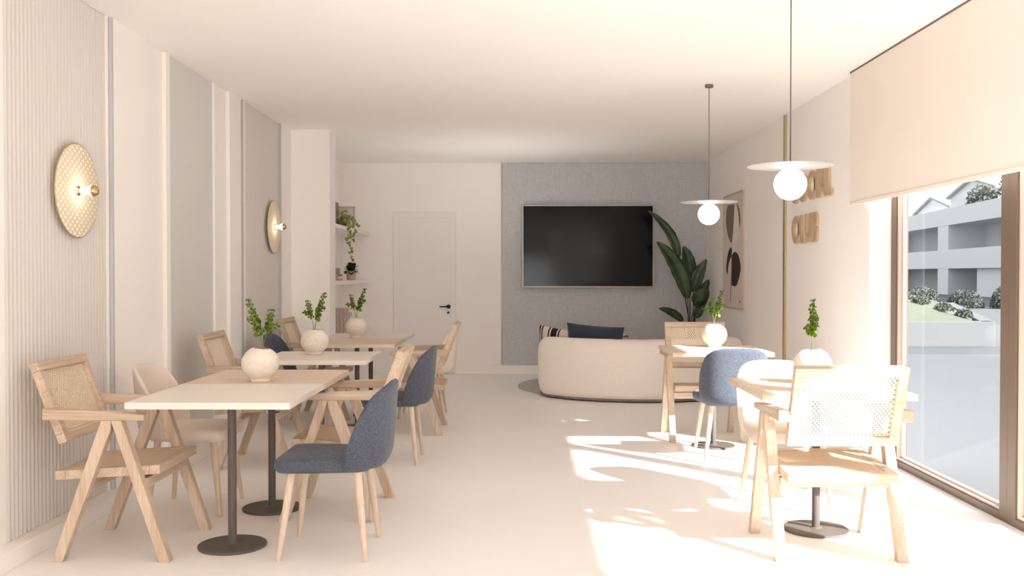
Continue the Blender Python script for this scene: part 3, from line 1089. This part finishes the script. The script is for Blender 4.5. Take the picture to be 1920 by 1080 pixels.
def letter(chh, yleft, z0, label):
    h, t = LH, LT
    w = LW[chh]
    r = (w - t) / 2
    cx = w / 2
    m = MB()
    x0, x1 = -0.022, 0.0
    if chh == 'O':
        ribbon(m, arc(cx, h - w / 2, r, r, 0, 180) + arc(cx, w / 2, r, r, 180, 360), t, x0, x1, True)
    elif chh == 'C':
        ribbon(m, [(w - t / 2, h * 0.70)] + arc(cx, h - w / 2, r, r, 0, 180) + arc(cx, w / 2, r, r, 180, 360) + [(w - t / 2, h * 0.30)], t, x0, x1)
    elif chh == 'S':
        q = h / 4 - 0.004
        ribbon(m, [(w - t / 2, h * 0.70)] + arc(cx, h - w / 2 + 0.01, r, r - 0.01, 0, 180) + [(t / 2, h * 0.62), (cx, h * 0.5), (w - t / 2, h * 0.38)] +
               arc(cx, w / 2 - 0.01, r, r - 0.01, 0, -180) + [(t / 2, h * 0.30)], t, x0, x1)
    elif chh == 'I':
        ribbon(m, [(w / 2, 0), (w / 2, h)], w, x0, x1)
    elif chh == 'A':
        ribbon(m, [(t / 2 - 0.006, 0), (cx - 0.016, h)], t * 0.9, x0, x1)
        ribbon(m, [(w - t / 2 + 0.006, 0), (cx + 0.016, h)], t * 0.9, x0, x1)
        ribbon(m, [(t * 0.7, 0.062), (w - t * 0.7, 0.062)], t * 0.7, x0 + 0.0006, x1)
    elif chh == 'L':
        ribbon(m, [(t / 2, 0), (t / 2, h)], t, x0, x1)
        ribbon(m, [(t, t / 2), (w * 0.92, t / 2)], t, x0, x1)
    elif chh == 'U':
        ribbon(m, [(t / 2, h)] + arc(cx, w / 2, r, r, 180, 360) + [(w - t / 2, h)], t, x0, x1)
    elif chh == 'B':
        ribbon(m, [(t / 2, 0), (t / 2, h)], t, x0, x1)
        for c0 in (0.0, h / 2 - t / 4):
            hh2 = h / 2 + t / 4
            rr2 = (hh2 - t * 0.9) / 2
            ribbon(m, [(t * 0.5, c0 + hh2 - t * 0.45), (w - t * 0.45 - rr2, c0 + hh2 - t * 0.45)] + arc(w - t * 0.45 - rr2, c0 + hh2 / 2, rr2, rr2, 80, -80, 8) +
                   [(w - t * 0.45 - rr2, c0 + t * 0.45), (t * 0.5, c0 + t * 0.45)], t * 0.9, x0 + (0.0005 if c0 else 0.001), x1)
    o = m.build('sign_letter', M['sign'])
    o.location = (XR, yleft, z0)
    tag(o, label, 'letter', 'wooden wall letters')
y = 8.455
for c, lab in zip('SOCIAL', ['wooden letter S starting the upper word, mostly hidden by the globe lamp', 'wooden letter O in the upper word, second from its left end',
                             'wooden letter C in the upper word, just right of the globe lamp', 'wooden letter I in the upper word, between C and A',
                             'wooden letter A in the upper word, before the last letter', 'wooden letter L ending the upper word']):
    letter(c, y, 1.905, lab)
    y -= LW[c] + 0.020
y = 8.455
for c, lab in zip('CLUB', ['wooden letter C starting the lower word', 'wooden letter L in the lower word, second from its left end',
                           'wooden letter U in the lower word, between L and B', 'wooden letter B ending the lower word']):
    letter(c, y, 1.560, lab)
    y -= LW[c] + 0.014

# ------------------------------------------------------------------ big leaved plant in the back corner
bp = thing('bird_of_paradise_plant', 'tall potted plant with long dark leaves in the back right corner', 'plant', (2.12, 12.08, 0))
sharp(MB().lathe([(0.10, 0.0), (0.12, 0.01), (0.155, 0.33), (0.155, 0.36), (0.14, 0.36), (0.14, 0.33)], 40, cap1=False).build('pot', M['pot'], bp))
sharp(MB().lathe([(0.139, 0.325), (0.139, 0.335)], 32).build('soil', M['soil'], bp))
LV = [((1.949, 1.48), (1.835, 1.80), (1.562, 2.082), 11.95, 0.058), ((2.056, 0.978), (1.915, 1.384), (1.66, 1.696), 11.90, 0.095),
      ((2.111, 1.20), (2.095, 1.43), (2.025, 1.645), 12.10, 0.088), ((2.142, 1.064), (2.185, 1.256), (2.299, 1.478), 12.0, 0.080),
      ((2.141, 0.931), (2.18, 1.018), (2.259, 1.12), 11.90, 0.065), ((2.200, 0.874), (2.265, 1.045), (2.352, 1.228), 12.12, 0.070),
      ((2.14, 0.75), (2.179, 0.83), (2.250, 0.90), 11.85, 0.055), ((1.99, 0.711), (1.856, 0.815), (1.682, 0.874), 11.85, 0.05),
      ((2.20, 0.80), (2.29, 0.93), (2.368, 1.089), 12.2, 0.05)]
for i, (b, mm, tp, yy, wd) in enumerate(LV):
    B = Vector((b[0] - 2.12, yy - 12.08, b[1]))
    Mi = Vector((mm[0] - 2.12, yy - 12.08 - 0.03, mm[1]))
    T = Vector((tp[0] - 2.12, yy - 12.08 - 0.05, tp[1]))
    ctrl = Mi * 2 - (B + T) / 2
    nseg = 22
    cen = []
    for k2 in range(nseg + 1):
        u = k2 / nseg
        cen.append(B * (1 - u) ** 2 + ctrl * 2 * u * (1 - u) + T * u * u)
    view = Vector((-0.1, -1, 0.25)).normalized()
    vs, fs = [], []
    for k2, p in enumerate(cen):
        u = k2 / nseg
        d = (cen[min(k2 + 1, nseg)] - cen[max(k2 - 1, 0)]).normalized()
        side = d.cross(view).normalized()
        shape_w = (math.sin(PI * min(1, u ** 0.75)) ** 0.62) if u < 1 else 0
        ww = wd * shape_w * (1 + 0.04 * math.sin(u * 31 + i))
        fold = view * (-0.30 * ww)
        for s in (-1, -0.5, 0, 0.5, 1):
            vs.append(p + side * ww * s + (view * (0.30 * ww * abs(s))))
    for k2 in range(nseg):
        for s in range(4):
            a = k2 * 5 + s
            fs.append((a, a + 1, a + 6, a + 5))
    lo = MB().add(vs, fs).build('leaf', M['bigleaf'], bp, smooth=True, recalc=False)
    so = lo.modifiers.new('solid', 'SOLIDIFY')
    so.thickness = 0.0025
    off = view * 0.002
    MB().tube([p + off for p in cen[:-2]], [lerp(0.0045, 0.001, k2 / nseg) for k2 in range(nseg - 1)], 6).build('midrib', M['midrib'], lo, smooth=True)
    st = Vector((0.05 * math.cos(i * 2.1), 0.05 * math.sin(i * 2.1), 0.32))
    mid = st.lerp(B, 0.5) + Vector((0.02 * math.sin(i), 0, 0.02))
    cv = [st * (1 - u) ** 2 + mid * 2 * u * (1 - u) + B * u * u for u in [q / 8 for q in range(9)]]
    MB().tube(cv, [lerp(0.009, 0.005, q / 8) for q in range(9)], 8).build('stalk', M['bigleaf'], bp, smooth=True)

# ------------------------------------------------------------------ shelves in the niche and what stands on them
for z, lab in ((1.79, 'top wall shelf in the niche, with the trailing plant'), (1.18, 'middle wall shelf in the niche, with the dark leaved pot plant'),
               (0.58, 'lowest wall shelf in the niche, with the ribbed box')):
    tag(MB().box((XL, 9.86, z), (-1.965, YB, z + 0.04)).build('wall_shelf', M['trim'], bevel=0.003), lab, 'shelf', 'niche wall shelves')
tag(MB().box((-2.29, 11.02, 1.83), (-2.135, 11.20, 2.125)).build('box_file', M['taupe'], bevel=0.003), 'tall taupe box file on the top niche shelf', 'box')
wb = thing('storage_box', 'small white box with a printed label on the top niche shelf', 'box', (-2.20, 10.92, 1.83))
MB().box((-0.085, -0.05, 0), (0.068, 0.05, 0.112)).build('body', M['label_white'], wb, bevel=0.002)
lb = MB()
for (x0, x1, z0, z1) in ((-0.02, 0.045, 0.088, 0.096), (0.0, 0.05, 0.060, 0.065), (-0.005, 0.035, 0.030, 0.044)):
    lb.box((x0, -0.0512, z0), (x1, -0.0498, z1))
lb.build('label_print', M['ink_brown'], wb)
pf = thing('picture_frame', 'small oak picture frame behind the trailing plant on the top niche shelf', 'picture', (-2.078, 11.32, 1.83))
m = MB()
m.box((-0.11, -0.012, 0), (-0.094, 0.012, 0.262)); m.box((0.094, -0.012, 0), (0.11, 0.012, 0.262))
m.box((-0.094, -0.012, 0), (0.094, 0.012, 0.016)); m.box((-0.094, -0.012, 0.240), (0.094, 0.012, 0.262))
m.build('frame', M['oak_x'], pf)
MB().box((-0.094, 0.0, 0.016), (0.094, 0.008, 0.240)).build('mount_card', M['paper'], pf)

tp_ = thing('trailing_plant', 'trailing pothos in a glass bowl hanging over the top niche shelf', 'plant', (-2.035, 10.86, 1.83))
sharp(MB().lathe([(0.045, 0.0), (0.062, 0.012), (0.066, 0.06), (0.062, 0.098), (0.059, 0.098), (0.062, 0.06), (0.058, 0.014)], 32, cap1=False).build('bowl', M['clear'], tp_))
sharp(MB().lathe([(0.044, 0.006), (0.057, 0.02), (0.059, 0.07), (0.03, 0.082)], 24).build('moss', M['moss'], tp_))
rnd = random.Random(11)
vines = [[(0, 0, 0.09), (0.05, -0.05, 0.13), (0.10, -0.04, 0.05), (0.105, -0.03, -0.08), (0.10, -0.03, -0.22), (0.115, -0.03, -0.36)],
         [(0, 0, 0.09), (0.06, -0.02, 0.12), (0.125, 0.01, 0.06), (0.14, 0.02, -0.05), (0.135, 0.02, -0.16)],
         [(0, 0, 0.09), (0.03, -0.06, 0.12), (0.085, -0.09, 0.03), (0.088, -0.10, -0.08), (0.080, -0.10, -0.17)],
         [(0, 0, 0.09), (0.05, 0.03, 0.14), (0.12, 0.05, 0.10), (0.175, 0.06, 0.02)],
         [(0, 0, 0.09), (-0.02, -0.04, 0.15), (-0.05, -0.05, 0.17)], [(0, 0, 0.09), (0.01, 0.03, 0.16), (0.02, 0.06, 0.19)]]
stm, fol = MB(), MB()
def heart(p, r, nrm, down):
    nrm = nrm.normalized()
    d = (down - nrm * down.dot(nrm)).normalized()
    s = nrm.cross(d)
    out = [(0, 0.0), (0.32, -0.22), (0.62, 0.0), (0.60, 0.45), (0.30, 0.95), (0, 1.35), (-0.30, 0.95), (-0.60, 0.45), (-0.62, 0.0), (-0.32, -0.22)]
    vs = [p + d * r * 0.4 + nrm * r * 0.15] + [p + s * r * a + d * r * b2 for a, b2 in out]
    return vs, [(0, 1 + q, 1 + (q + 1) % len(out)) for q in range(len(out))]
for vi, pts in enumerate(vines):
    pts = [Vector(p) for p in pts]
    stm.tube(pts, 0.0022, 6)
    cnt = [20, 15, 13, 10, 6, 6][vi]
    for q in range(cnt):
        u = lerp(0.12, 1, q / (cnt - 1)) * (len(pts) - 1)
        j = min(int(u), len(pts) - 2)
        p = pts[j].lerp(pts[j + 1], u - j) + Vector((rnd.uniform(-0.022, 0.022), rnd.uniform(-0.02, 0.02), rnd.uniform(-0.01, 0.012)))
        a, b2 = heart(p, rnd.uniform(0.020, 0.031), Vector((rnd.uniform(-0.6, 0.9), -1, rnd.uniform(-0.1, 0.9))), Vector((rnd.uniform(-0.5, 0.5), 0.0, -1)))
        fol.add(a, b2)
stm.build('vine', M['stem'], tp_, smooth=True)
fol.build('foliage', M['pothos'], tp_, smooth=True, recalc=False)

tag(MB().box((-2.31, 11.32, 1.22), (-2.158, 11.48, 1.293)).build('storage_box', M['basket'], bevel=0.003), 'low beige box under the mortar on the middle niche shelf', 'box')
mt = thing('mortar', 'grey stone mortar with pestle on the beige box', 'bowl', (-2.232, 11.40, 1.293))
sharp(MB().lathe([(0.062, 0.0), (0.070, 0.008), (0.072, 0.072), (0.064, 0.072), (0.060, 0.02)], 32, cap1=True).build('bowl', M['grey_stone'], mt))
MB().tube([(0.0, 0, 0.028), (-0.025, -0.01, 0.085), (-0.05, -0.02, 0.125)], [0.011, 0.008, 0.010], 10).build('pestle', M['cable'], mt, smooth=True)
cg = thing('candle_glass', 'small labelled glass candle beside the pot plant on the middle niche shelf', 'candle', (-2.122, 11.22, 1.22))
sharp(MB().lathe([(0.027, 0.0), (0.029, 0.004), (0.029, 0.074), (0.027, 0.074), (0.027, 0.006)], 24, cap1=False).build('jar', M['clear'], cg))
sharp(MB().lathe([(0.0262, 0.006), (0.0262, 0.045)], 20).build('wax', M['wax'], cg))
sharp(MB().lathe([(0.0296, 0.020), (0.0296, 0.050)], 24, cap0=False, cap1=False).build('paper_label', M['label_white'], cg))
pp = thing('pot_plant', 'small pot plant with dark green leaves on the middle niche shelf', 'plant', (-2.045, 11.50, 1.22))
sharp(MB().lathe([(0.042, 0.0), (0.050, 0.006), (0.056, 0.05), (0.054, 0.10), (0.049, 0.112), (0.046, 0.112), (0.048, 0.09)], 32, cap1=False).build('pot', M['pot'], pp))
sharp(MB().lathe([(0.0475, 0.088), (0.0475, 0.094)], 24).build('soil', M['soil'], pp))
fo = MB()
rnd = random.Random(5)
for q in range(24):
    az = q * 2.399
    el = lerp(1.35, 0.05, q / 23)
    Ln = lerp(0.16, 0.10, q / 23) * rnd.uniform(0.9, 1.1)
    d = Vector((math.cos(az) * math.cos(el), math.sin(az) * math.cos(el), math.sin(el)))
    s = d.cross(Vector((0, 0, 1))).normalized()
    nn = s.cross(d)
    vs, fs = [], []
    for k2 in range(7):
        u = k2 / 6
        p = Vector((0, 0, 0.095)) + d * Ln * u - Vector((0, 0, 0.035 * u * u))
        ww = 0.034 * math.sin(PI * min(0.999, u ** 1.25)) ** 0.7 + 0.002
        vs += [p - s * ww + nn * ww * 0.25, p, p + s * ww + nn * ww * 0.25]
    for k2 in range(6):
        a = 3 * k2
        fs += [(a, a + 1, a + 4, a + 3), (a + 1, a + 2, a + 5, a + 4)]
    fo.add(vs, fs)
fo.build('foliage', M['darkleaf'], pp, smooth=True, recalc=False)

rb = MB()
x0, x1, zz0, zz1, yf, yb = -2.155, -1.985, 0.62, 0.905, 10.90, 11.02
nx, nz = 40, 36
vs, fs = [], []
for j in range(nz + 1):
    for i in range(nx + 1):
        u, v = i / nx, j / nz
        ph = 0.8 * math.sin(v * 2 * PI * 4)
        dd = 0.007 * math.sin(u * 2 * PI * 4 + ph) if 0 < i < nx and 0 < j < nz else 0
        vs.append((lerp(x0, x1, u), yf - dd, lerp(zz0, zz1, v)))
for j in range(nz):
    for i in range(nx):
        a = j * (nx + 1) + i
        fs.append((a, a + 1, a + nx + 2, a + nx + 1))
L = len(vs)
vs += [(x0, yb, zz0), (x1, yb, zz0), (x0, yb, zz1), (x1, yb, zz1)]
row0 = list(range(nx + 1))
rowt = [nz * (nx + 1) + i for i in range(nx + 1)]
cl = [j * (nx + 1) for j in range(nz + 1)]
crr = [j * (nx + 1) + nx for j in range(nz + 1)]
fs += [tuple(row0[::-1] + [L, L + 1]), tuple(rowt + [L + 3, L + 2]), tuple(cl + [L + 2, L]), tuple(crr[::-1] + [L + 1, L + 3]), (L, L + 2, L + 3, L + 1)]
rb.add(vs, fs)
tag(sharp(rb.build('ribbed_box', M['basket']), 60), 'beige box with wavy ribs on the lowest niche shelf', 'box')
ck = thing('round_clock', 'round black clock partly hidden by the pillar on the lowest niche shelf', 'clock', (-2.162, 10.62, 0.62))
sharp(MB().lathe([(0.082, -0.015), (0.086, -0.012), (0.086, 0.012), (0.080, 0.016)], 40, (0, 0, 0.094), rot_y).build('case', M['black'], ck))
sharp(MB().lathe([(0.068, 0.016), (0.068, 0.018)], 40, (0, 0, 0.094), rot_y).build('dial', M['label_white'], ck))
MB().box((-0.05, -0.02, 0), (0.05, 0.02, 0.012)).build('foot', M['black'], ck)
ch_ = thing('candle_holder', 'slim chrome candle holder standing behind the farthest vase on the lowest niche shelf', 'candle holder', (-2.025, 11.30, 0.62))
sharp(MB().lathe([(0.035, 0), (0.035, 0.006), (0.006, 0.012), (0.006, 0.17), (0.022, 0.18), (0.022, 0.225), (0.018, 0.225), (0.018, 0.19)], 24).build('holder', M['chrome'], ch_))

# ------------------------------------------------------------------ outside the windows
MBg = MB().box((2.62, -40, -0.25), (90, 120, -0.03))
struct(MBg.build('ground', M['paver']))
struct(MB().box((-40, -60, -0.25), (2.60, -9.02, -0.03)).build('ground', M['paver']))
struct(MB().box((5.2, 15.95, -0.03), (40, 17.6, -0.02)).build('terrace_strip', M['grey_band']))  # darker grey band on the ground before the planter
pt = thing('garden_planter', 'low white walled planter with grass seen through the window', 'planter', (0, 0, -0.03))
m = MB()
m.box((4.5, 17.5, 0), (8.6, 17.75, 0.46))
m.prism([(8.6, 17.5, 0), (8.6, 17.5, 0.46), (13.0, 29.0, 0.46), (13.0, 29.0, 0)], (-0.25, 0.02, 0))
m.build('planter_wall', M['planter'], pt, bevel=0.01)
def hill(x, yv):
    xr = 8.45 + (yv - 17.6) * 0.383
    t = max(0.0, min(1.0, (yv - 17.6) / 1.6))
    return 0.40 + t * max(0.0, min(0.85, (xr - x) * 0.27))
vs, fs = [], []
gx, gy = 30, 30
for j in range(gy + 1):
    yv = lerp(17.7, 29, j / gy)
    xr = 8.36 + (yv - 17.6) * 0.383
    for i in range(gx + 1):
        x = lerp(4.6, xr, i / gx)
        vs.append((x, yv, hill(x, yv) + 0.012 * math.sin(x * 7 + yv * 3)))
for j in range(gy):
    for i in range(gx):
        a = j * (gx + 1) + i
        fs.append((a, a + 1, a + gx + 2, a + gx + 1))
go = MB().add(vs, fs).build('grass', M['grass'], pt, smooth=True)
def bush(name, loc, rx, rz, n, leaf_r, mat, label, cat, seed, group):
    rn = random.Random(seed)
    t = thing(name, label, cat, loc, 0, group)
    fm = MB()
    for q in range(n):
        while True:
            p = Vector((rn.uniform(-1, 1), rn.uniform(-1, 1), rn.uniform(0, 1)))
            if 0.45 < p.length < 1:
                break
        p = Vector((p.x * rx, p.y * rx, p.z * rz + 0.02))
        nr = Vector((rn.gauss(0, 1), rn.gauss(0, 1), rn.gauss(0.3, 1))).normalized()
        a = nr.orthogonal().normalized()
        b2 = nr.cross(a)
        r = leaf_r * rn.uniform(0.6, 1.2)
        fm.add([p - a * r, p + b2 * r * 0.55, p + a * r, p - b2 * r * 0.55], [(0, 1, 2, 3)])
    fm.build('foliage', mat, t, recalc=False)
    MB().tube([(0, 0, -0.05), (0.02, 0, rz * 0.5)], 0.03, 6).build('trunk', M['soil'], t)
    return t
for i, (x, yv, rx, rz, lab) in enumerate([(8.72, 19.0, 0.17, 0.16, 'low grey green shrub nearest the planter corner'), (8.38, 19.15, 0.19, 0.17, 'low grey green shrub second from the planter corner'),
                                          (8.08, 19.5, 0.19, 0.19, 'rounded shrub mid planter'), (7.66, 19.35, 0.20, 0.20, 'fourth shrub from the planter corner'),
                                          (7.25, 19.6, 0.22, 0.22, 'larger pale shrub at the left of the planter row')]):
    bush('garden_shrub', (x, yv, hill(x, yv) - 0.03), rx, rz, 500, 0.028, M['shrub'], lab + ' outside the window', 'shrub', i, 'planter shrubs')
for i in range(6):
    x, yv = 14.4 + i * 1.38, 38.5 - i * 0.6
    bush('hedge_plant', (x, yv, -0.03), 0.68, 0.95 - 0.12 * (i % 3), 2600, 0.05, M['hedge'],
         'tall grey green hedge plant before the white building, ' + ['leftmost of six', 'second of six from the left', 'third of six from the left', 'third of six from the right', 'second of six from the right', 'rightmost of six'][i],
         'hedge', 40 + i, 'hedge before the building')

# white apartment building: the facade runs from near right to far left
P1, P2 = Vector((24.3, 39.0)), Vector((30.6, 92.0))
du = (P2 - P1)
FL = du.length
ang = math.atan2(du.y, du.x)
bd = thing('apartment_building', 'white terraced apartment building with recessed balconies outside the window', 'building', (P1.x, P1.y, 0), ang)
# local x runs away along the facade, local -y is away from the viewer's side
def fac(name, mat, boxes, parent=bd):
    m = MB()
    for (u0, u1, d0, d1, z0, z1) in boxes:
        m.box((u0, -d1, z0), (u1, -d0, z1))
    return m.build(name, mat, parent)
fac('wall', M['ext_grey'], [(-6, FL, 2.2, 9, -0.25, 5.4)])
fac('parapet', M['ext_white'], [(-6, FL, 0.0, 0.25, 1.62, 2.80), (-6, FL, 0.25, 2.2, 1.62, 1.85)])
fac('parapet', M['ext_white'], [(-6, FL, 0.0, 0.25, 4.35, 5.42), (-6, FL, 0.25, 9, 4.35, 4.6)])
fac('pier', M['ext_white'], [(22.05, 24.15, 0.02, 2.2, -0.25, 4.4)])
fac('pier', M['ext_white'], [(2.0, 17.7, 0.3, 2.2, -0.25, 1.65)])
fac('pier', M['ext_white'], [(10.0, 13.2, 0.02, 2.2, 1.62, 3.1)])
fac('pier', M['ext_white'], [(38.5, 40.0, 0.05, 2.2, -0.25, 4.4)])
for u0, u1, z0, z1 in ((15.5, 19.5, 2.4, 4.0), (24.6, 27.2, 2.4, 3.9), (29.5, 33.5, 2.4, 3.9), (18.2, 20.6, -0.2, 1.4), (25, 27.5, -0.2, 1.4), (30, 34, -0.2, 1.4), (4.0, 8.0, 2.4, 4.0)):
    fac('window', M['ext_window'], [(u0, u1, 2.12, 2.3, z0, z1)])
def house(u0, u1, d0, z0, zw, zr, name='attic_house'):
    m = MB()
    um = (u0 + u1) / 2
    m.prism([(u0, -d0, z0), (u1, -d0, z0), (u1, -d0, zw), (um, -d0, zr), (u0, -d0, zw)], (0, -6, 0))
    h2 = m.build(name, M['ext_white'], bd)
    r = MB()
    e = 0.25
    for a, b2 in (((u0 - e, zw - 0.12), (um, zr)), ((um, zr), (u1 + e, zw - 0.12))):
        r.prism([(a[0], -d0 + e, a[1]), (b2[0], -d0 + e, b2[1]), (b2[0], -d0 + e, b2[1] + 0.14), (a[0], -d0 + e, a[1] + 0.14)], (0, -6.4, 0))
    r.build('roof', M['rooftile'], h2)
house(19.3, 28.0, 2.0, 5.4, 6.55, 7.35)
house(29.2, 38.0, 2.5, 5.4, 6.0, 6.9)
fac('attic_wall', M['ext_white'], [(-6.0, 15.2, 2.5, 9, 5.4, 9.4)])
fac('window', M['ext_window'], [(19.6, 23.6, 1.9, 2.05, 5.45, 6.25)])
bush('terrace_bush', (27.4, 57.4, 5.40), 0.95, 1.25, 520, 0.12, M['shrub'], 'pale bush on the roof terrace before the gabled attic', 'shrub', 71, 'roof terrace bushes')
bush('terrace_bush', (26.7, 52.2, 5.40), 0.9, 1.75, 520, 0.12, M['shrub'], 'taller bush on the roof terrace at the near end of the building', 'shrub', 72, 'roof terrace bushes')
